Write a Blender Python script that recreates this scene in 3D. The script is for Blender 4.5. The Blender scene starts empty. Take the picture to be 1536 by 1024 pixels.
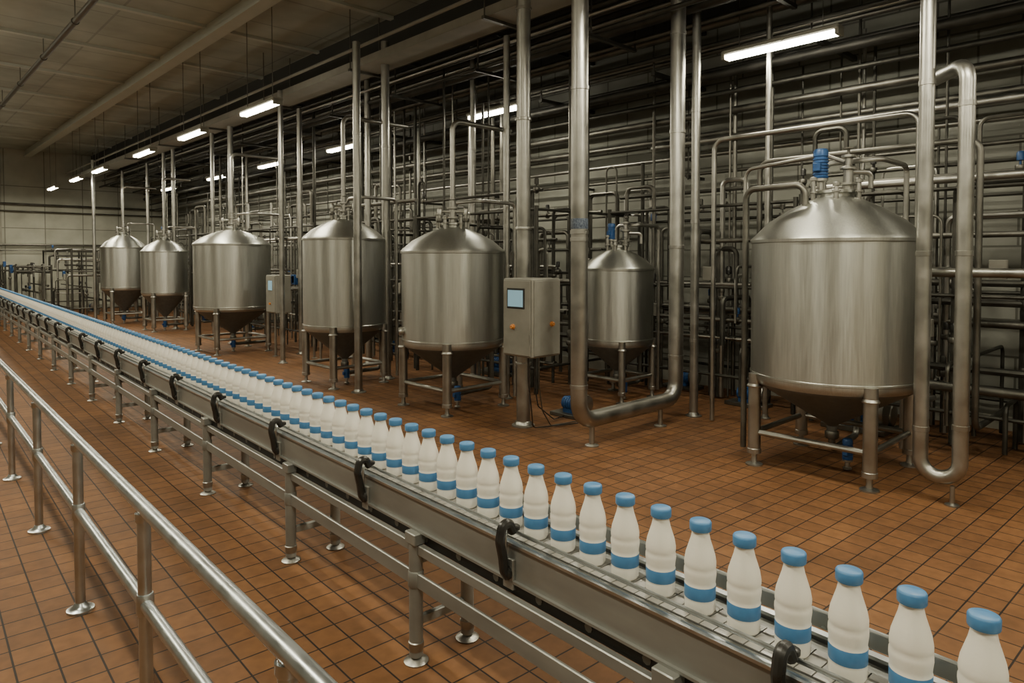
import bpy, math, random
from mathutils import Vector, Matrix
random.seed(7)
D = bpy.data
SC = bpy.context.scene

# ------------------------------------------------------------------ materials
def new_mat(name):
    m = D.materials.new(name); m.use_nodes = True
    nt = m.node_tree
    return m, nt, nt.nodes["Principled BSDF"]

def setc(b, col, met=0.0, rough=0.5, spec=None):
    b.inputs["Base Color"].default_value = (*col, 1)
    b.inputs["Metallic"].default_value = met
    b.inputs["Roughness"].default_value = rough
    if spec is not None: b.inputs["Specular IOR Level"].default_value = spec

def noisy(name, c1, c2, met=0.0, r1=0.3, r2=0.5, scale=8.0, stretch=(1,1,1), bump=0.0, detail=4, aniso=0.0):
    m, nt, b = new_mat(name)
    n = nt.nodes; l = nt.links
    tc = n.new("ShaderNodeTexCoord"); mp = n.new("ShaderNodeMapping")
    mp.inputs["Scale"].default_value = stretch
    l.new(tc.outputs["Object"], mp.inputs["Vector"])
    nz = n.new("ShaderNodeTexNoise"); nz.inputs["Scale"].default_value = scale
    nz.inputs["Detail"].default_value = detail
    l.new(mp.outputs[0], nz.inputs["Vector"])
    cr = n.new("ShaderNodeValToRGB")
    cr.color_ramp.elements[0].position = 0.3; cr.color_ramp.elements[1].position = 0.7
    cr.color_ramp.elements[0].color = (*c1, 1); cr.color_ramp.elements[1].color = (*c2, 1)
    l.new(nz.outputs["Fac"], cr.inputs[0]); l.new(cr.outputs[0], b.inputs["Base Color"])
    mr = n.new("ShaderNodeMapRange"); mr.inputs[1].default_value = 0.3; mr.inputs[2].default_value = 0.7
    mr.inputs[3].default_value = r1; mr.inputs[4].default_value = r2
    l.new(nz.outputs["Fac"], mr.inputs[0]); l.new(mr.outputs[0], b.inputs["Roughness"])
    b.inputs["Metallic"].default_value = met
    if aniso:
        b.inputs["Anisotropic"].default_value = aniso
        cb = n.new("ShaderNodeCombineXYZ"); cb.inputs[2].default_value = 1.0
        l.new(cb.outputs[0], b.inputs["Tangent"])
    if bump:
        bp = n.new("ShaderNodeBump"); bp.inputs["Strength"].default_value = bump; bp.inputs["Distance"].default_value = 0.01
        l.new(nz.outputs["Fac"], bp.inputs["Height"]); l.new(bp.outputs[0], b.inputs["Normal"])
    return m

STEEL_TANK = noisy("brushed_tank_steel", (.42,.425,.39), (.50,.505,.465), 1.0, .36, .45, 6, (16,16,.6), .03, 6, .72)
STEEL_CONE = noisy("darkened_cone_steel", (.12,.122,.112), (.17,.172,.158), .55, .5, .65, 6, (3,3,1), .02, 5)  # tank steel with darkness painted in, cutting the floor's orange reflection
STEEL = noisy("pipe_steel", (.34,.335,.305), (.45,.44,.405), 1.0, .32, .46, 6, (1,1,1), .02)
STEEL_D = noisy("dark_pipe_steel", (.12,.116,.10), (.21,.203,.178), .95, .38, .56, 5, (1,1,1), .02)  # darker tone of the pipe steel
STEEL_B = noisy("background_dim_steel", (.05,.049,.042), (.10,.097,.083), .8, .44, .62, 5, (1,1,1), .02)  # pipe steel darkened; the background dimness is put into the colour
GALV = noisy("galvanised_rail_steel", (.48,.51,.52), (.60,.63,.64), 1.0, .28, .40, 12, (1,1,1), .03)
FRAME = noisy("conveyor_frame_steel", (.25,.255,.24), (.34,.345,.32), .55, .38, .5, 9, (1,.2,1), .02)
BELT = noisy("conveyor_belt_plate", (.40,.39,.37), (.52,.51,.48), .5, .3, .42, 14, (1,1,1), .03)
BOX = noisy("cabinet_steel", (.25,.245,.21), (.31,.30,.26), .35, .42, .52, 6, (1,1,1), .02)
DARK = noisy("dark_metal_and_gap_shade", (.02,.02,.018), (.045,.04,.035), .4, .5, .7, 12)  # dark metal parts, also the painted shade of the conveyor gap
BLACK = noisy("black_clamp_plastic", (.012,.012,.011), (.03,.028,.025), .0, .25, .4, 20)
BLUE = noisy("motor_blue_paint", (.012,.055,.17), (.02,.09,.26), .1, .35, .5, 14)
BLUECAP = noisy("cap_blue_plastic", (.065,.21,.44), (.08,.25,.50), 0, .35, .45, 30)
ORANGE = noisy("knob_orange", (.5,.18,.04), (.6,.24,.06), 0, .35, .5, 30)
TRAY = noisy("painted_tray", (.25,.245,.20), (.33,.32,.27), .1, .5, .7, 4)
LABEL = noisy("label_blue_gray", (.02,.03,.06), (.14,.17,.21), 0, .4, .5, 60)

MILK, nt, b = new_mat("milk_bottle_plastic")
setc(b, (.9,.87,.8), 0, .36)
b.inputs["Subsurface Weight"].default_value = .06
b.inputs["Subsurface Radius"].default_value = (.01,.008,.006)
nz = nt.nodes.new("ShaderNodeTexNoise"); nz.inputs["Scale"].default_value = 60
mx = nt.nodes.new("ShaderNodeValToRGB")
mx.color_ramp.elements[0].color = (.88,.85,.77,1); mx.color_ramp.elements[1].color = (.94,.91,.83,1)
nt.links.new(nz.outputs["Fac"], mx.inputs[0]); nt.links.new(mx.outputs[0], b.inputs["Base Color"])

SCREEN, nt, b = new_mat("display_screen")
setc(b, (.25,.42,.5), 0, .15)
b.inputs["Emission Color"].default_value = (.35,.62,.78,1); b.inputs["Emission Strength"].default_value = .28

TUBE, nt, b = new_mat("fluorescent_tube")
setc(b, (.9,.9,.85), 0, .4)
b.inputs["Emission Color"].default_value = (1,.95,.80,1); b.inputs["Emission Strength"].default_value = 30

# floor : quarry tiles
FLOOR, nt, b = new_mat("quarry_tile_floor")
n = nt.nodes; l = nt.links
tc = n.new("ShaderNodeTexCoord")
mp = n.new("ShaderNodeMapping"); mp.inputs["Rotation"].default_value = (0,0,math.radians(2.0))
l.new(tc.outputs["Object"], mp.inputs["Vector"])
br = n.new("ShaderNodeTexBrick"); br.offset = 0.0; br.squash = 1.0
br.inputs["Scale"].default_value = 1.0
br.inputs["Brick Width"].default_value = .158; br.inputs["Row Height"].default_value = .158
br.inputs["Mortar Size"].default_value = .0048; br.inputs["Mortar Smooth"].default_value = .2
br.inputs["Color1"].default_value = (.225,.105,.041,1); br.inputs["Color2"].default_value = (.172,.079,.031,1)
br.inputs["Mortar"].default_value = (.022,.014,.010,1)
l.new(mp.outputs[0], br.inputs["Vector"])
nz = n.new("ShaderNodeTexNoise"); nz.inputs["Scale"].default_value = .9; nz.inputs["Detail"].default_value = 7
nz.inputs["Roughness"].default_value = .65
l.new(tc.outputs["Object"], nz.inputs["Vector"])
cr = n.new("ShaderNodeValToRGB")
cr.color_ramp.elements[0].position=.3; cr.color_ramp.elements[0].color=(.62,.61,.60,1)
cr.color_ramp.elements[1].position=.7; cr.color_ramp.elements[1].color=(1.1,1.08,1.02,1)
l.new(nz.outputs["Fac"], cr.inputs[0])
mix = n.new("ShaderNodeMix"); mix.data_type='RGBA'; mix.blend_type='MULTIPLY'; mix.inputs[0].default_value = 1
l.new(br.outputs["Color"], mix.inputs[6]); l.new(cr.outputs[0], mix.inputs[7])
nf = n.new("ShaderNodeTexNoise"); nf.inputs["Scale"].default_value = 14; nf.inputs["Detail"].default_value = 5
l.new(tc.outputs["Object"], nf.inputs["Vector"])
cf = n.new("ShaderNodeValToRGB")
cf.color_ramp.elements[0].position=.3; cf.color_ramp.elements[0].color=(.82,.82,.82,1)
cf.color_ramp.elements[1].position=.7; cf.color_ramp.elements[1].color=(1.08,1.08,1.08,1)
l.new(nf.outputs["Fac"], cf.inputs[0])
mix2 = n.new("ShaderNodeMix"); mix2.data_type='RGBA'; mix2.blend_type='MULTIPLY'; mix2.inputs[0].default_value = 1
l.new(mix.outputs[2], mix2.inputs[6]); l.new(cf.outputs[0], mix2.inputs[7])
l.new(mix2.outputs[2], b.inputs["Base Color"])
mr = n.new("ShaderNodeMapRange"); mr.inputs[3].default_value=.52; mr.inputs[4].default_value=.78
l.new(nz.outputs["Fac"], mr.inputs[0]); l.new(mr.outputs[0], b.inputs["Roughness"])
b.inputs["Specular IOR Level"].default_value=.32
bp = n.new("ShaderNodeBump"); bp.invert=True; bp.inputs["Strength"].default_value=.35; bp.inputs["Distance"].default_value=.003
l.new(br.outputs["Fac"], bp.inputs["Height"]); l.new(bp.outputs[0], b.inputs["Normal"])

def block_wall(name, ax, c1, c2, mort, w, h, ms=.012, off=.5):
    m, nt, b = new_mat(name); n = nt.nodes; l = nt.links
    tc = n.new("ShaderNodeTexCoord"); sp = n.new("ShaderNodeSeparateXYZ"); cb = n.new("ShaderNodeCombineXYZ")
    l.new(tc.outputs["Object"], sp.inputs[0])
    l.new(sp.outputs[ax[0]], cb.inputs[0]); l.new(sp.outputs[ax[1]], cb.inputs[1])
    br = n.new("ShaderNodeTexBrick"); br.offset = off
    br.inputs["Scale"].default_value=1; br.inputs["Brick Width"].default_value=w; br.inputs["Row Height"].default_value=h
    br.inputs["Mortar Size"].default_value=ms
    br.inputs["Color1"].default_value=(*c1,1); br.inputs["Color2"].default_value=(*c2,1); br.inputs["Mortar"].default_value=(*mort,1)
    l.new(cb.outputs[0], br.inputs["Vector"])
    nz = n.new("ShaderNodeTexNoise"); nz.inputs["Scale"].default_value=1.3; nz.inputs["Detail"].default_value=6
    l.new(tc.outputs["Object"], nz.inputs["Vector"])
    cr = n.new("ShaderNodeValToRGB")
    cr.color_ramp.elements[0].position=.3; cr.color_ramp.elements[0].color=(.72,.71,.68,1)
    cr.color_ramp.elements[1].position=.7; cr.color_ramp.elements[1].color=(1.05,1.05,1.03,1)
    l.new(nz.outputs["Fac"], cr.inputs[0])
    mix = n.new("ShaderNodeMix"); mix.data_type='RGBA'; mix.blend_type='MULTIPLY'; mix.inputs[0].default_value=1
    l.new(br.outputs["Color"], mix.inputs[6]); l.new(cr.outputs[0], mix.inputs[7])
    l.new(mix.outputs[2], b.inputs["Base Color"]); b.inputs["Roughness"].default_value=.75
    return m
WALL_R = block_wall("painted_block_wall", (1,2), (.26,.265,.235), (.295,.30,.265), (.12,.12,.10), .8, .4)
WALL_F = block_wall("end_wall_panels", (0,2), (.46,.465,.40), (.51,.515,.44), (.22,.22,.18), 1.2, 1.5, .015, 0)
CEIL = block_wall("ceiling_panels", (0,1), (.39,.415,.36), (.43,.455,.395), (.30,.32,.28), 3.0, 1.25, .02, 0)
SOFF = noisy("added_soffit_dimness", (.03,.03,.026), (.05,.05,.043), 0, .7, .9, 2)  # near-black colour standing in for the dimness above the pipes
BEAM = noisy("ceiling_beam_paint", (.45,.475,.41), (.50,.525,.46), 0, .6, .8, 3)

# ------------------------------------------------------------------ mesh builder
class MB:
    def __init__(s): s.v=[]; s.f=[]; s.m=[]; s.mats=[]
    def mi(s, mat):
        if mat not in s.mats: s.mats.append(mat)
        return s.mats.index(mat)
    def add(s, vs, fs, mat):
        o=len(s.v); s.v += [tuple(p) for p in vs]; k=s.mi(mat)
        for f in fs: s.f.append([i+o for i in f]); s.m.append(k)
    def box(s, a, c, mat, bev=0.0):
        x0,y0,z0=[min(a[i],c[i]) for i in range(3)]; x1,y1,z1=[max(a[i],c[i]) for i in range(3)]
        if bev<=0:
            vs=[(x0,y0,z0),(x1,y0,z0),(x1,y1,z0),(x0,y1,z0),(x0,y0,z1),(x1,y0,z1),(x1,y1,z1),(x0,y1,z1)]
            fs=[(3,2,1,0),(4,5,6,7),(0,1,5,4),(1,2,6,5),(2,3,7,6),(3,0,4,7)]
            s.add(vs,fs,mat); return
        b_=bev
        def oct_(ins,z):
            X0,X1,Y0,Y1=x0+ins,x1-ins,y0+ins,y1-ins
            return [(X0+b_,Y0,z),(X1-b_,Y0,z),(X1,Y0+b_,z),(X1,Y1-b_,z),(X1-b_,Y1,z),(X0+b_,Y1,z),(X0,Y1-b_,z),(X0,Y0+b_,z)]
        rs=[oct_(b_,z0),oct_(0,z0+b_),oct_(0,z1-b_),oct_(b_,z1)]
        vs=sum(rs,[]); fs=[tuple(range(7,-1,-1)), tuple(range(24,32))]
        for r in range(3):
            for i in range(8):
                j=(i+1)%8; fs.append((r*8+i,r*8+j,(r+1)*8+j,(r+1)*8+i))
        s.add(vs,fs,mat)
    def lathe(s, prof, c, mats, seg=24, axis=(0,0,1)):
        q = Vector((0,0,1)).rotation_difference(Vector(axis).normalized())
        c=Vector(c); vs=[]
        for r,z in prof:
            for i in range(seg):
                a=2*math.pi*i/seg
                vs.append(c+q@Vector((r*math.cos(a),r*math.sin(a),z)))
        o=len(s.v); s.v += [tuple(p) for p in vs]
        for k in range(len(prof)-1):
            mt=mats[k] if isinstance(mats,list) else mats; mi=s.mi(mt)
            for i in range(seg):
                j=(i+1)%seg
                s.f.append([o+k*seg+i,o+k*seg+j,o+(k+1)*seg+j,o+(k+1)*seg+i]); s.m.append(mi)
        m0=mats[0] if isinstance(mats,list) else mats; m1=mats[-1] if isinstance(mats,list) else mats
        if prof[0][0]>1e-4: s.f.append([o+i for i in range(seg)][::-1]); s.m.append(s.mi(m0))
        if prof[-1][0]>1e-4: s.f.append([o+(len(prof)-1)*seg+i for i in range(seg)]); s.m.append(s.mi(m1))
    def tube(s, path, r, mat, seg=12, bend=None):
        P=[Vector(p) for p in path]; bend=bend or 3.0*r
        pts=[P[0]]
        for i in range(1,len(P)-1):
            a,b_,c=P[i-1],P[i],P[i+1]
            d1=(a-b_); d2=(c-b_); l1=d1.length; l2=d2.length; d1.normalize(); d2.normalize()
            ang=d1.angle(d2)
            if ang>3.05: pts.append(b_); continue
            t=min(bend/math.tan(ang/2), l1*.49, l2*.49)
            R=t*math.tan(ang/2)
            bis=(d1+d2).normalized(); cen=b_+bis*(R/math.sin(ang/2))
            s0=b_+d1*t; s1=b_+d2*t
            v0=(s0-cen); v1=(s1-cen); tot=v0.angle(v1); axis=v0.cross(v1)
            nn=7
            for k in range(nn+1):
                q=Matrix.Rotation(tot*k/nn,3,axis.normalized()) if axis.length>1e-9 else Matrix.Identity(3)
                pts.append(cen+q@v0)
        pts.append(P[-1])
        t0=(pts[1]-pts[0]).normalized()
        up=Vector((0,0,1)) if abs(t0.z)<.9 else Vector((1,0,0))
        nx=t0.cross(up).normalized(); prev=t0; vs=[]
        for i,p in enumerate(pts):
            if i==0: t=t0
            elif i==len(pts)-1: t=(pts[-1]-pts[-2]).normalized()
            else: t=((pts[i]-pts[i-1]).normalized()+(pts[i+1]-pts[i]).normalized()).normalized()
            nx=(prev.rotation_difference(t))@nx; prev=t
            nx=(nx-t*nx.dot(t)).normalized(); ny=t.cross(nx)
            for k in range(seg):
                a=2*math.pi*k/seg
                vs.append(p+nx*(r*math.cos(a))+ny*(r*math.sin(a)))
        n_=len(pts); fs=[]
        for i in range(n_-1):
            for k in range(seg):
                j=(k+1)%seg; fs.append((i*seg+k,i*seg+j,(i+1)*seg+j,(i+1)*seg+k))
        fs.append(tuple(range(seg))[::-1]); fs.append(tuple((n_-1)*seg+k for k in range(seg)))
        s.add(vs,fs,mat)
    def flange(s, c, r, mat, axis=(0,0,1), th=.02):
        a=Vector(axis).normalized(); c=Vector(c)
        s.lathe([(r,0),(r*1.0,th*.15),(r*1.02,th*.2),(r*1.02,th*.8),(r,th)], c-a*th/2, mat, 16, axis)
    def obj(s, name, smooth=35):
        me=D.meshes.new(name); me.from_pydata(s.v,[],s.f)
        for m in s.mats: me.materials.append(m)
        me.polygons.foreach_set("material_index", s.m)
        me.polygons.foreach_set("use_smooth",[True]*len(s.f))
        me.update()
        import bmesh
        bm=bmesh.new(); bm.from_mesh(me); bmesh.ops.recalc_face_normals(bm,faces=bm.faces); bm.to_mesh(me); bm.free()
        me.set_sharp_from_angle(angle=math.radians(smooth))
        o=D.objects.new(name,me); SC.collection.objects.link(o)
        return o

# ------------------------------------------------------------------ room shell
XL,XR,YN,YF,H = -4.0, 9.0, -4.0, 30.0, 5.8
def slab(name,a,c,mat):
    m=MB(); m.box(a,c,mat); return m.obj(name)
slab("floor",(XL-.2,YN-.2,-.2),(XR+.2,YF+.2,0),FLOOR)
m=MB(); m.box((XL,YN,H),(XR,YF,H+.2),CEIL)
y=-3.0
while y<29.5:
    m.box((XL,y-.05,H-.05),(6.3,y+.05,H),BEAM); y+=2.5
m.obj("ceiling")
slab("wall_right",(XR,YN,0),(XR+.2,YF,H),WALL_R)
slab("wall_left",(XL-.2,YN,0),(XL,YF,H),WALL_R)
slab("wall_far",(XL,YF,0),(XR,YF+.2,H),WALL_F)
slab("wall_near",(XL,YN-.2,0),(XR,YN,H),WALL_F)
m=MB(); m.box((6.35,YN,5.3),(XR,YF,5.42),SOFF); m.box((6.3,YN,5.25),(6.4,YF,H),SOFF)  # added slab that makes the ceiling above the pipes dark
m.obj("added_dark_soffit")
m=MB(); m.box((4.24,YN,5.60),(4.36,YF,H),BEAM); m.box((4.19,YN,5.57),(4.41,YF,5.60),BEAM); m.obj("trim_ceiling_beam")
m=MB(); m.box((XR-.03,YN,0),(XR,YF,.15),TRAY); m.obj("baseboard_right")
m=MB(); m.box((XL,YF-.03,0),(XR,YF,.15),TRAY); m.obj("baseboard_far")

# ------------------------------------------------------------------ lights
def fixture(x,y,z,top,power,L=1.25,up=0):
    m=MB()
    m.box((x-.085,y-L/2-.04,z+.02),(x+.085,y+L/2+.04,z+.075),TRAY,.012)
    for dx in (-.036,.036):
        m.tube([(x+dx,y-L/2,z),(x+dx,y+L/2,z)],.030,TUBE,12)
    for yy in (y-L/2-.02,y+L/2+.02): m.box((x-.07,yy-.02,z-.03),(x+.07,yy+.02,z+.04),TRAY)
    for yy in (y-L/2+.15,y+L/2-.15): m.tube([(x,yy,z+.07),(x,yy,top-.002)],.006,STEEL_D,6)
    o=m.obj("fluorescent_or_added_light")
    def area(zz,p,flip):
        ld=D.lights.new("tube_or_added_glow","AREA"); ld.shape='RECTANGLE'; ld.size=.12; ld.size_y=L; ld.energy=p
        ld.color=(1,.92,.70); lo=D.objects.new("tube_or_added_glow",ld); lo.location=(x,y,zz)
        if flip: lo.rotation_euler=(0,math.pi,0)
        SC.collection.objects.link(lo); lo.parent=o
    area(z-.04,power,False)
    if up: area(z+.09,up,True)  # added uplight, brightens the ceiling
for y in (-1.8,.8,3.1,10.7,13.8,16.9,20.9,23.7,27.2): fixture(4.6,y,4.25,H,56 if y<20 else 75)  # nearest fixtures are added out of view for extra light
for y in (-1.2,3.52,8.2,13.0,16.6,20.2,24.5): fixture(7.4,y,4.22,5.3,38)
for y in (-2,2.2,6.4,10.6,14.8,19,23.5): fixture(-.2,y,4.9,H,112,up=32)  # added row out of view, lights the bottles and near conveyor side

# ------------------------------------------------------------------ handrail
def handrail():
    m=MB(); r=.026
    def X(y): return .718+.025*(y-1.5)
    ys=[-1.15,.2,1.55,2.85,4.15,5.57,7.05,8.5,9.95]
    for z,rr in ((.905,r),(.53,r*.9)):
        m.tube([(X(-1.8),-1.8,z),(X(10.2),10.2,z)],rr,GALV,16)
    for y in ys:
        m.tube([(X(y),y,.01),(X(y),y,.9)],r*.95,GALV,16)
        m.lathe([(.065,0),(.065,.012),(.045,.018),(.034,.03),(.027,.045)],(X(y),y,0),GALV,20)
        m.lathe([(.029,-.04),(.032,-.03),(.032,.03),(.029,.04)],(X(y),y,.53),GALV,16)
        m.lathe([(.0275,-.035),(.031,-.028),(.031,-.0),(.027,.0)],(X(y),y,.885),GALV,16)
    m.obj("handrail")
handrail()

# ------------------------------------------------------------------ conveyor
ANG=-math.atan(.041); CX=1.85
def place(o): o.location=(CX,0,0); o.rotation_euler=(0,0,ANG)
Y0,Y1=-1.6,29.3; ZB=.74
m=MB()
for s in (-1,1):
    m.box((s*.128,Y0,.615),(s*.136,Y1,.752),FRAME)
    m.box((s*.118,Y0,.748),(s*.144,Y1,.758),GALV)
    m.box((s*.128,Y0,.608),(s*.150,Y1,.618),FRAME)
    m.box((s*.115,Y0,.550),(s*.125,Y1,.61),DARK)  # dark strip painting in the shade of the gap under the plate
    m.box((s*.128,Y0,.508),(s*.160,Y1,.554),FRAME,.004)
    m.box((s*.146,Y0,.355),(s*.162,Y1,.425),FRAME,.004)
m.tube([(-.100,Y0,.785),(-.100,Y1,.785)],.0075,GALV,8)
m.box((.100,Y0,.785),(.110,Y1,.832),FRAME,.002)
m.tube([(.105,Y0,.834),(.105,Y1,.834)],.006,GALV,8)
m.box((-.118,Y0,.70),(.118,Y1,.725),DARK)
y=Y0
while y<Y1:
    st=.05 if y<9 else .2
    m.box((-.068,y,.725),(.068,y+st-.004,ZB),BELT); y+=st
for s in (-1,1): m.box((s*.072,Y0,.728),(s*.116,Y1,.736),FRAME)
y=Y0+.1
while y<12:
    m.tube([(-.127,y,.582),(.127,y,.582)],.018,STEEL_D,8); y+=.25
y=.78-1.12*2
while y<Y1:
    for s in (-1,1):
        m.tube([(s*.100,y+.014,.79),(s*.120,y+.014,.80),(s*.150,y+.014,.79),(s*.150,y+.014,.66)],.007,GALV,8)
    pts=[(-.122,y,.795),(-.146,y,.838),(-.178,y,.832),(-.190,y,.775),(-.176,y,.715),(-.168,y,.655),(-.150,y,.628)]
    m.tube(pts,.019,BLACK,10,.03)
    m.lathe([(.024,0),(.028,.004),(.028,.024),(.022,.03)],(-.137,y,.645),BLACK,14,(-1,0,0))
    m.lathe([(.016,0),(.02,.004),(.02,.016),(.014,.02)],(-.112,y,.80),BLACK,12,(0,0,1))
    m.box((-.150,y-.030,.58),(-.136,y+.030,.70),FRAME,.003)
    y+=1.12
leg=[-1.25,-.1,1.15,2.55,3.95,5.55,7.15,8.7,10.3,11.9,13.6,15.3,17,18.7,20.4,22.1,23.8,25.5,27.2,28.9]
for y in leg:
    for s in (-1,1):
        m.tube([(s*.148,y,.03),(s*.148,y,.60)],.032,FRAME,14)
        m.lathe([(.056,0),(.058,.006),(.05,.012),(.022,.022),(.018,.05),(.033,.055),(.036,.075),(.036,.095),(.030,.10)],(s*.148,y,0),STEEL,18)
        m.box((s*.118,y-.042,.555),(s*.182,y+.042,.608),FRAME,.004)
        m.lathe([(.033,0),(.037,.006),(.037,.07),(.033,.076)],(s*.148,y,.352),FRAME,14)
    m.box((-.14,y-.014,.455),(.14,y+.014,.50),FRAME,.003)
    m.box((-.14,y-.014,.17),(.14,y+.014,.21),FRAME,.003)
o=m.obj("conveyor"); place(o)

# bottles
m=MB()
prof=[(.034,0),(.043,.003),(.0475,.012),(.048,.042),(.0472,.047),(.0485,.049),(.0488,.090),(.0472,.093),(.0478,.104),(.0502,.124),(.0498,.136),(.0472,.143),(.0492,.149),(.0492,.162),(.0455,.184),(.038,.208),(.031,.230),(.0270,.248),(.0265,.258),(.0325,.259),(.0340,.262),(.0340,.284),(.0320,.288),(.028,.290),(0.0001,.290)]
pm=[]
for k in range(len(prof)-1):
    z=prof[k][1]
    pm.append(BLUECAP if (.0485<=z<.090 or z>=.258) else MILK)
y=.38-.152*9
while y<28.8:
    m.lathe(prof,(0,y,ZB+.001),pm,28 if y<6 else 12); y+=.152
o=m.obj("milk_bottles",50); place(o)

# ------------------------------------------------------------------ tanks
def motor(m,p,s=1.0):
    x,y,z=p
    m.lathe([(.05*s,0),(.05*s,.02*s),(.03*s,.03*s),(.03*s,.09*s),(.06*s,.10*s),(.06*s,.12*s)],p,STEEL,16)
    pr=[(.055*s,.12*s)]
    for k in range(7):
        z0=(.13+.025*k)*s; pr+=[(.062*s,z0),(.062*s,z0+.012*s),(.054*s,z0+.014*s),(.054*s,z0+.023*s)]
    pr+=[(.06*s,.31*s),(.06*s,.35*s),(.05*s,.37*s),(.02*s,.375*s)]
    m.lathe(pr,p,BLUE,16)
    m.box((x-.09*s,y-.03*s,z+.18*s),(x-.05*s,y+.03*s,z+.25*s),BLUE,.004)

def valve(m,p,s=1.0,mat=None):
    m.lathe([(.05*s,-.03*s),(.055*s,-.02*s),(.055*s,.02*s),(.05*s,.03*s)],p,STEEL_D,12)
    m.lathe([(.012*s,.03*s),(.012*s,.08*s),(.04*s,.085*s),(.042*s,.17*s),(.03*s,.19*s)],p,mat or STEEL_D,12)

def tank(cx,cy,r,zb,zs,zt,top='valves',seg=56,gauge=False,feed=4.0):
    m=MB(); c=(cx,cy,0)
    dz=zt-zs
    prof=[(.045,.27),(.045,.36),(.06,.38),(r*.90,zb-.05),(r*.96,zb-.02),(r,zb+.02),(r,zb+.05),(r+.006,zb+.055),(r+.006,zb+.07),(r,zb+.075),
          (r,zs-.05),(r+.012,zs-.045),(r+.014,zs-.02),(r+.004,zs-.005),(r-.02,zs+.015),(r*.80,zs+dz*.38),(r*.55,zs+dz*.68),(r*.34,zs+dz*.88),(r*.22,zs+dz*.97),
          (r*.22,zt+.02),(r*.25,zt+.022),(r*.25,zt+.045),(r*.20,zt+.05),(.0001,zt+.07)]
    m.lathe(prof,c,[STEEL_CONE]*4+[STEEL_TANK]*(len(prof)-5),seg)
    h=r*.70
    ft=.055 if r>.55 else .045
    for sx in (-1,1):
        for sy in (-1,1):
            x,y=cx+sx*h,cy+sy*h
            m.tube([(x,y,.13),(x,y,zb+.06)],ft,STEEL,16)
            m.lathe([(.075,0),(.075,.012),(.03,.028),(.024,.06),(.024,.10),(ft+.006,.11),(ft+.006,.15),(ft,.155)],(x,y,0),STEEL,18)
            m.lathe([(ft+.012,0),(ft+.014,.01),(ft*1.02,.03)],(x,y,zb-.06),STEEL,16)
    for a,b_ in (((-1,-1),(1,-1)),((1,-1),(1,1)),((1,1),(-1,1)),((-1,1),(-1,-1))):
        m.tube([(cx+a[0]*h,cy+a[1]*h,.30),(cx+b_[0]*h,cy+b_[1]*h,.30)],.026,STEEL,10)
    m.tube([(cx,cy,.34),(cx,cy,.14),(cx+h+.25,cy+.05,.14),(cx+h+.25,cy+.05,.9)],.03,STEEL_D,10)
    valve(m,(cx,cy,.28),1.1)
    motor(m,(cx-.06,cy-.16,.012),.72)
    zt2=zt+.05
    if top=='motor':
        motor(m,(cx-.08*r/.7,cy+.10*r/.7,zt2-.02),1.05*max(.8,r/.7))
        m.lathe([(.05,0),(.05,.06),(.08,.065),(.08,.085),(.04,.09),(.04,.2),(.07,.205),(.07,.22),(.03,.24),(.03,.3),(.06,.31),(.06,.33),(.01,.335)],(cx+.05,cy-.09,zt2-.02),STEEL,16)
        m.tube([(cx+.05,cy-.09,zt2+.16),(cx+.22,cy-.22,zt2+.16),(cx+.22,cy-.22,zt2+.02)],.022,STEEL,10,.05)
        m.lathe([(.012,0),(.012,.05),(.05,.055),(.05,.065),(.012,.07)],(cx+.05,cy-.09,zt2+.31),STEEL_D,14)
    else:
        m.lathe([(.05,0),(.05,.07),(.09,.075),(.09,.095),(.045,.10),(.045,.19),(.075,.195),(.075,.215),(.04,.22),(.04,.30),(.055,.31)],(cx,cy,zt2-.02),STEEL,16)
        m.tube([(cx,cy,zt2+.25),(cx,cy,feed),(6.4,cy,feed)],.033,STEEL,12,.12)
        for dx,dy in ((-.09,.05),(.05,-.10)):
            m.tube([(cx,cy,zt2+.14),(cx+dx*1.6,cy+dy*1.6,zt2+.14),(cx+dx*1.6,cy+dy*1.6,zt2-.06)],.02,STEEL,10,.04)
            valve(m,(cx+dx*1.6,cy+dy*1.6,zt2+.03),.8,STEEL)
    for k in range(6):
        a=k*1.05+.4; rr=r*.30
        px,py=cx+rr*math.cos(a),cy+rr*math.sin(a); pz=zs+dz*.84
        m.lathe([(.02,0),(.02,.08),(.036,.082),(.036,.096),(.02,.098),(.018,.13+.03*(k%3)),(.03,.135+.03*(k%3)),(.03,.16+.03*(k%3)),(.005,.17+.03*(k%3))],(px,py,pz),STEEL,10)
    if gauge:
        gx,gy=cx-r*.92,cy+r*.38
        m.lathe([(.05,0),(.05,.05),(.035,.055),(.035,.06)],(gx,gy,zb+.17),STEEL,18,(-.92,.38,0))
        m.lathe([(.03,.055),(.028,.064),(.0001,.065)],(gx,gy,zb+.17),DARK,18,(-.92,.38,0))
    px,py=cx+r*.25,cy+r*.25; pz=zs+dz*.8
    bx=cx+r+.16
    m.tube([(px,py,pz),(px,py,zt+.32),(px,cy-r*.45,zt+.32),(bx,cy-r*.45,zt+.32),(bx,cy-r*.45,.05)],.024,STEEL,10,.08)
    return m

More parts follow.
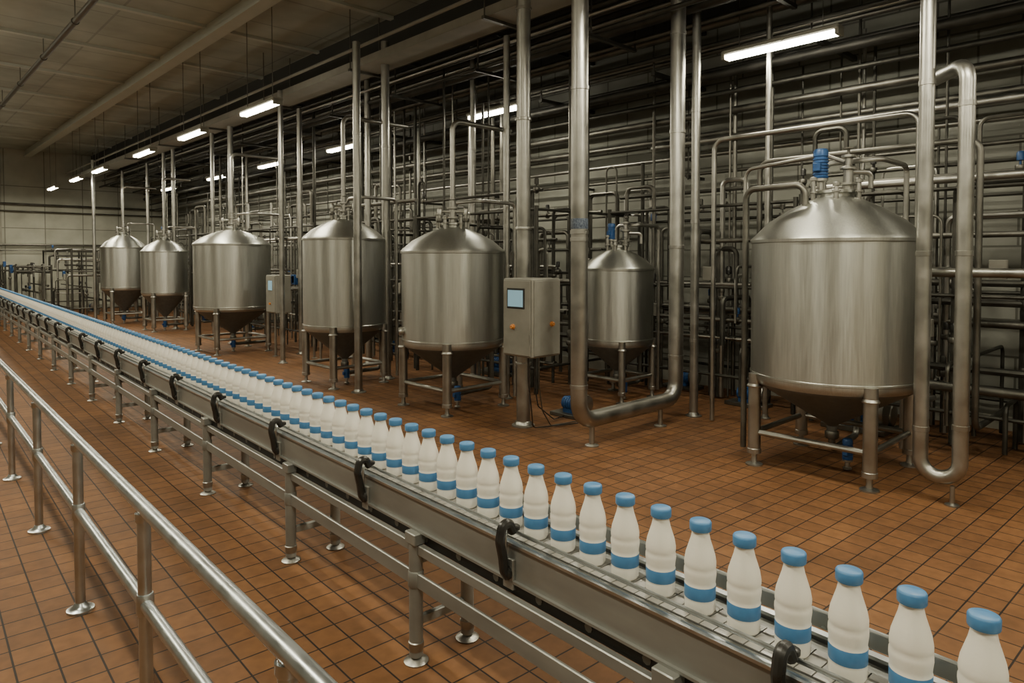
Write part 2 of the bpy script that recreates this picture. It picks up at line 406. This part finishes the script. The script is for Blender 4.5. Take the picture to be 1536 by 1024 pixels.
t=tank(6.30,2.46,.70,.77,2.05,2.42,'motor',72)
t.tube([(6.05,2.62,2.30),(6.05,2.62,2.52),(6.12,3.22,2.52),(6.12,3.22,.05)],.028,STEEL_D,12,.1)
t.obj("storage_tank")
t=tank(5.40,6.80,.645,.80,1.98,2.27,'valves',64,True,3.6); t.obj("storage_tank")
t=tank(5.24,9.23,.60,.83,2.19,2.47,'valves',56); t.obj("storage_tank")
t=tank(5.41,14.0,.73,.86,2.19,2.47,'valves',56); t.obj("storage_tank")
t=tank(5.72,19.4,.56,.95,2.10,2.40,'valves',40); t.obj("storage_tank")
t=tank(5.50,22.4,.60,1.0,2.24,2.60,'valves',40); t.obj("storage_tank")
t=tank(7.35,5.70,.475,.74,1.76,2.0,'motor',48); t.obj("storage_tank")

# ------------------------------------------------------------------ control cabinet + column
m=MB()
m.tube([(5.3,5.42,.02),(5.3,5.42,5.78)],.078,STEEL,20)
m.lathe([(.13,0),(.13,.015),(.10,.02),(.09,.05),(.08,.06)],(5.3,5.42,0),STEEL,20)
for z in (.7,2.2,3.4,4.6): m.flange((5.3,5.42,z),.09,STEEL,th=.03)
m.obj("support_column")
m=MB()
x0,x1,y0,y1,z0,z1=4.88,5.30,4.86,5.30,.85,1.66
m.box((x0,y0,z0),(x1,y1,z1),BOX,.012)
m.box((x0-.012,y0+.02,z0+.02),(x0,y1-.02,z1-.02),BOX,.004)
m.box((x0+.02,y0-.012,z0+.02),(x1-.02,y0,z1-.02),BOX,.004)
m.box((x0-.02,y0+.10,1.35),(x0-.01,y0+.36,1.56),DARK,.004)
m.box((x0-.024,y0+.12,1.37),(x0-.018,y0+.34,1.54),SCREEN)
m.lathe([(.028,0),(.028,.012),(.020,.014),(.02,.03),(.015,.034)],(x0-.012,y0+.27,1.16),ORANGE,16,(-1,0,0))
m.lathe([(.028,0),(.028,.012),(.020,.014),(.02,.03),(.015,.034)],(x0+.27,y0-.012,1.19),ORANGE,16,(0,-1,0))
m.box((x0-.016,y0+.025,1.0),(x0-.01,y0+.035,1.1),STEEL)
m.box((5.16,5.30,1.0),(5.40,5.345,1.04),STEEL); m.box((5.16,5.30,1.45),(5.40,5.345,1.49),STEEL)
for k,(dx,dy) in enumerate(((.12,.18),(.22,.12),(.34,.3))):
    m.tube([(x0+dx,y0+dy,z0+.02),(x0+dx,y0+dy,z0-.25-.06*k),(x0+dx+.10,y0+dy+.05,.25),(x0+dx+.22+.12*k,y0+dy+.15,.03),(x0+dx+.8,y0+dy+.12*k,.015)],.007,STEEL_D if k%2 else BLACK,6,.08)
m.obj("control_cabinet")
for (cx,cy,zl,w,hh) in ((5.7,12.5,.85,.42,.72),(6.1,11.75,.8,.35,.6)):
    m=MB()
    m.box((cx-.15,cy-w/2,zl),(cx+.15,cy+w/2,zl+hh),BOX,.01)
    m.box((cx-.165,cy-w/2+.02,zl+.02),(cx-.15,cy+w/2-.02,zl+hh-.02),BOX,.004)
    m.box((cx-.172,cy-.08,zl+hh*.6),(cx-.164,cy+.08,zl+hh*.85),SCREEN)
    m.lathe([(.02,0),(.02,.03)],(cx-.165,cy,zl+.18),ORANGE,12,(-1,0,0))
    for s in (-1,1):
        m.tube([(cx,cy+s*(w/2-.05),.01),(cx,cy+s*(w/2-.05),zl+.02)],.025,STEEL,10)
        m.lathe([(.06,0),(.06,.01),(.03,.02)],(cx,cy+s*(w/2-.05),0),STEEL,12)
    m.obj("control_cabinet")

# ------------------------------------------------------------------ big pipes
def bands(m,x,y,r,zs,mat=None):
    for z in zs: m.lathe([(r,-.02),(r*1.08,-.018),(r*1.08,.018),(r,.02)],(x,y,z),mat or STEEL,18)
m=MB()
m.tube([(5.02,4.36,5.25),(5.02,4.36,.27),(6.70,4.36,.27),(6.70,4.36,5.25)],.083,STEEL,22,.2)
bands(m,5.02,4.36,.083,(.62,2.05,2.12,3.5,4.6))
bands(m,6.70,4.36,.083,(.75,2.0,3.3,4.4))
m.lathe([(.0845,-.05),(.0848,-.048),(.0848,.048),(.0845,.05)],(5.02,4.36,2.20),LABEL,22)
m.lathe([(.07,0),(.07,.01),(.028,.02),(.026,.2)],(5.22,4.36,0),STEEL,16)
m.lathe([(.07,0),(.07,.01),(.028,.02),(.026,.2)],(6.40,4.36,0),STEEL,16)
m.obj("process_pipe_riser")
m=MB()
m.tube([(5.91,1.64,5.2),(5.91,1.64,.20),(5.91,1.375,.20),(5.91,1.375,3.30),(6.36,1.765,3.30),(6.36,1.765,5.2)],.054,STEEL,20,.13)
bands(m,5.91,1.64,.054,(.55,1.9,3.2,4.2)); bands(m,5.91,1.375,.054,(.6,1.9,3.0))
m.lathe([(.05,0),(.05,.01),(.018,.02),(.016,.15)],(5.91,1.42,0),STEEL,14)
m.obj("process_pipe_loop")

for (x,y,r,z1) in ((7.1,4.37,.05,5.25),(4.97,8.38,.055,4.85),(5.87,9.05,.065,5.2),(6.2,6.66,.044,4.8),(6.2,12.6,.05,4.8),(5.4,11.7,.045,4.85),
                   (5.9,15.3,.06,4.8),(5.9,16.4,.045,4.8),(6.0,19.5,.05,4.8),(6.0,20.3,.045,4.8),(6.3,22.9,.045,4.8),(5.0,23.6,.045,4.85),(7.0,8.3,.045,5.2),
                   (7.6,3.73,.032,5.2),(6.25,25.5,.045,4.8),(7.9,1.2,.045,5.2),(6.5,10.6,.055,5.2)):
    m=MB()
    m.tube([(x,y,.01),(x,y,z1)],r,STEEL,16)
    m.lathe([(r*1.9,0),(r*1.9,.012),(r*1.3,.02),(r*1.1,.05)],(x,y,0),STEEL,16)
    bands(m,x,y,r,(.9,2.3,3.6))
    m.obj("vertical_pipe")

# overhead bundle
m=MB()
B=[(6.45,5.05,.035),(6.6,4.88,.045),(6.75,5.05,.03),(6.9,4.72,.06),(7.05,4.92,.035),(7.25,4.66,.03),(7.15,5.05,.045),(7.65,4.75,.055),(7.65,4.5,.03),(7.85,4.55,.04),
   (7.9,4.9,.045),(8.05,4.25,.06),(8.2,4.6,.035),(8.25,4.05,.03),(8.4,4.4,.05),(8.45,3.85,.05),(8.6,4.15,.035),(8.7,3.62,.045),(8.75,3.9,.025),(8.75,3.35,.035),(8.8,3.1,.025),
   (8.1,4.95,.03),(8.6,4.8,.06),(6.5,4.62,.03),(6.4,4.80,.022)]
for k,(x,z,r) in enumerate(B):
    m.tube([(x,-3.9,z),(x,29.65,z)],r,(STEEL_D,STEEL_B,STEEL_D,STEEL_B,STEEL)[k%5],12)
y=-3
while y<29.5:
    m.box((6.42,y-.03,5.13),(8.99,y+.03,5.18),STEEL_B)
    m.box((7.7,y-.03,4.32),(8.99,y+.03,4.37),STEEL_B)
    m.box((6.36,y-.025,4.54),(7.3,y+.025,4.58),STEEL_B)
    for xx in (6.42,7.3,7.72): m.tube([(xx,y,4.54 if xx<7.5 else 4.3),(xx,y,5.298)],.012,STEEL_B,6)
    m.box((8.55,y-.02,3.02),(8.99,y+.02,3.06),STEEL_B)
    m.tube([(8.58,y,3.0),(8.58,y,4.35)],.012,STEEL_B,6)
    y+=2.1
m.obj("overhead_pipe_bundle")

# cable tray
m=MB()
m.box((5.62,-3.95,4.86),(5.64,29.95,4.97),TRAY); m.box((6.06,-3.95,4.86),(6.08,29.95,4.97),TRAY)
m.box((5.62,-3.95,4.85),(6.08,29.95,4.862),TRAY)
for x,r in ((5.7,.018),(5.76,.014),(5.83,.022),(5.92,.016),(5.99,.02)): m.tube([(x,-3.9,4.885),(x,29.9,4.885)],r,BLACK,8)
y=-3.2
while y<29.5:
    m.box((5.56,y-.025,4.81),(6.14,y+.025,4.85),STEEL_D)
    for x in (5.585,6.115): m.tube([(x,y,4.82),(x,y,H-.002)],.009,STEEL_D,6)
    y+=3.2
m.tube([(5.45,-3.9,5.05),(5.45,29.9,5.05)],.025,TRAY,10)
m.obj("cable_tray")
m=MB(); m.tube([(2.35,-3.9,5.42),(2.35,29.9,5.42)],.045,STEEL_D,14)
y=-3
while y<29.5:
    m.tube([(2.35,y,5.42),(2.35,y,H-.05)],.008,STEEL_D,6); m.flange((2.35,y,5.42),.055,STEEL_D,(0,1,0),.03); y+=2.5
m.obj("ceiling_conduit")

# pipe loops near right tank
m=MB()
m.tube([(7.0,4.07,.02),(7.0,4.07,3.2),(7.0,2.0,3.2),(7.0,2.0,.5),(7.6,2.0,.5)],.026,STEEL,12,.12)
m.tube([(6.62,3.49,.02),(6.62,3.49,2.78),(6.45,2.62,2.82),(6.36,2.40,2.72)],.018,STEEL,12,.1)
m.tube([(7.35,3.7,.02),(7.35,3.7,2.95),(7.35,1.6,2.95),(7.35,1.6,.3),(8.6,1.6,.3)],.03,STEEL_D,12,.12)
m.obj("process_pipe_loop")
m=MB()
for k,(X,z,r,ya,yb) in enumerate(((6.95,1.74,.042,2.0,-3.9),(7.5,2.62,.04,3.2,-3.9),(8.5,3.5,.05,6,-3.9),(8.0,2.1,.03,5,-3.9),(8.3,1.2,.04,7,-3.9),(7.6,.62,.045,3.0,-3.9))):
    m.tube([(8.9,ya,z),(X,ya,z),(X,yb,z)],r,STEEL if k<3 else STEEL_D,14,.12)
for x,y,zt_ in ((6.95,.85,1.74),(6.95,-.6,1.74),(7.5,.4,2.62),(7.5,-1.5,2.62)):
    m.tube([(x,y,zt_),(x,y,.02)],.035,STEEL_D,12)
m.tube([(6.72,.98,.02),(6.72,.98,2.2),(6.72,.55,2.2),(6.72,-3.9,2.2)],.04,STEEL,14,.12)
m.obj("side_pipe_manifold")

# ---------------- dense process skids behind the tanks
def pump(m,x,y,s=1.0):
    m.box((x-.15*s,y-.28*s,0),(x+.15*s,y+.28*s,.05*s),STEEL_D,.006)
    m.lathe([(.06*s,-.20*s),(.085*s,-.18*s),(.085*s,.08*s),(.06*s,.10*s)],(x,y+.05*s,.17*s),BLUE,16,(0,1,0))
    for k in range(5): m.lathe([(.09*s,0),(.095*s,.005*s),(.095*s,.01*s),(.09*s,.015*s)],(x,y-.08*s+k*.035*s,.17*s),BLUE,16,(0,1,0))
    m.lathe([(.04*s,0),(.12*s,.01*s),(.13*s,.05*s),(.12*s,.09*s),(.04*s,.10*s)],(x,y-.26*s,.19*s),STEEL,18,(0,1,0))
    m.box((x-.06*s,y-.1*s,.04*s),(x+.06*s,y+.12*s,.10*s),BLUE)
    m.tube([(x,y-.21*s,.28*s),(x,y-.21*s,.9*s)],.03*s,STEEL,10)

m=MB(); pump(m,6.05,5.35,.9)
m.obj("transfer_pump")

def skid(y0,y1,x0,x1,n,rng,zmax=5.0,name="process_pipe_skid"):
    m=MB()
    mats=[STEEL,STEEL_D,STEEL_D,STEEL_B,STEEL_B,STEEL_B]
    vm=[STEEL_B,STEEL_D,BLACK,BLACK,STEEL_B,BLUE]
    ft=min(2.6,zmax)
    for x in (x0,x1):
        for y in (y0,y1): m.tube([(x,y,0),(x,y,ft)],.03,STEEL_B,8)
        for z in (.35,1.5,ft-.05): m.tube([(x,y0,z),(x,y1,z)],.02,STEEL_B,8)
    for y in (y0,y1):
        for z in (.35,1.5,ft-.05): m.tube([(x0,y,z),(x1,y,z)],.02,STEEL_B,8)
    for k in range(n):
        x=rng.uniform(x0,x1); y=rng.uniform(y0,y1); r=rng.choice([.014,.018,.022,.028,.035])
        kind=rng.random(); mt=rng.choice(mats)
        if kind<.35:
            zt_=min(zmax,rng.choice([2.0,2.3,2.6,2.9,3.3])); y2=min(y1,max(y0,y+rng.uniform(-.9,.9))); 
            m.tube([(x,y,.02),(x,y,zt_),(x,y2,zt_),(x,y2,rng.uniform(.3,1.6))] if abs(y2-y)>.15 else [(x,y,.02),(x,y,zt_)],r,mt,8,.09)
            valve(m,(x,y,rng.uniform(.5,1.8)),.9,rng.choice(vm))
        elif kind<.52:
            m.tube([(x,y,.02),(x,y,min(zmax,rng.choice([4.3,4.6,5.0])))],r,mt,8)
            z=rng.uniform(.6,min(zmax-.3,2.4)); valve(m,(x,y,z),1.0,rng.choice(vm))
        elif kind<.85:
            z=rng.uniform(.25,min(zmax,2.9)); m.tube([(x,y0,z),(x,y1,z)],r,mt,8)
            for q in range(2):
                yy=rng.uniform(y0,y1); m.flange((x,yy,z),r*1.9,STEEL_D,(0,1,0),.025)
                if rng.random()<.6: valve(m,(x,yy,z+.02),.8,rng.choice(vm))
        else:
            z=rng.uniform(.4,min(zmax,2.4)); m.tube([(x,y,.02),(x,y,z),(x0-.12,y,z),(x0-.12,y,max(.05,z-.6))],r,mt,8,.08)
    for k in range(max(1,n//14)):
        pump(m,rng.uniform(x0,x1),rng.uniform(y0+.3,y1-.3),rng.uniform(.9,1.2))
    for k in range(3):
        y=rng.uniform(y0,y1); z=rng.uniform(1.0,1.7); m.box((x0-.08,y-.07,z),(x0,y+.07,z+.18),rng.choice([BOX,BLUE,BOX]),.006)
    m.obj(name)
rng=random.Random(11)
skid(-2.6,1.0,7.7,8.8,34,rng)
skid(1.2,3.4,7.75,8.8,32,rng)
skid(3.6,6.4,8.05,8.8,36,rng)
skid(6.6,9.4,6.7,8.7,58,rng)
skid(9.6,12.4,6.8,8.7,52,rng)
skid(12.8,16.0,6.6,8.7,46,rng)
skid(16.4,20.0,6.6,8.7,42,rng)
skid(20.4,24.0,6.7,8.7,36,rng,4.0)
skid(24.6,29.2,4.6,8.6,46,rng,2.2)
skid(26.0,29.2,3.35,4.3,18,rng,1.7)
m=MB()
for z,r in ((3.85,.04),(3.6,.025),(2.4,.04),(2.2,.02)):
    m.tube([(-3.9,29.85,z),(8.9,29.85,z)],r,STEEL_D,8)
m.box((3.4,29.9,.15),(3.5,30,5.8),TRAY); m.box((-1.0,29.9,.15),(-.9,30,5.8),TRAY)
m.obj("end_wall_pipes")

# ------------------------------------------------------------------ world & camera
w=D.worlds.new("dim_world"); SC.world=w; w.use_nodes=True
w.node_tree.nodes["Background"].inputs[0].default_value=(.5,.45,.36,1); w.node_tree.nodes["Background"].inputs[1].default_value=.05
cam=D.cameras.new("camera"); co=D.objects.new("camera",cam); SC.collection.objects.link(co)
cam.sensor_width=36; cam.lens=24; P=1.8
co.location=(0,0,1.85); co.rotation_euler=(math.radians(90-P),0,math.radians(-43.4))
cam.shift_y=-((512-390)-1024*math.tan(math.radians(P)))/1536
cam.clip_start=.05; cam.clip_end=100
SC.camera=co
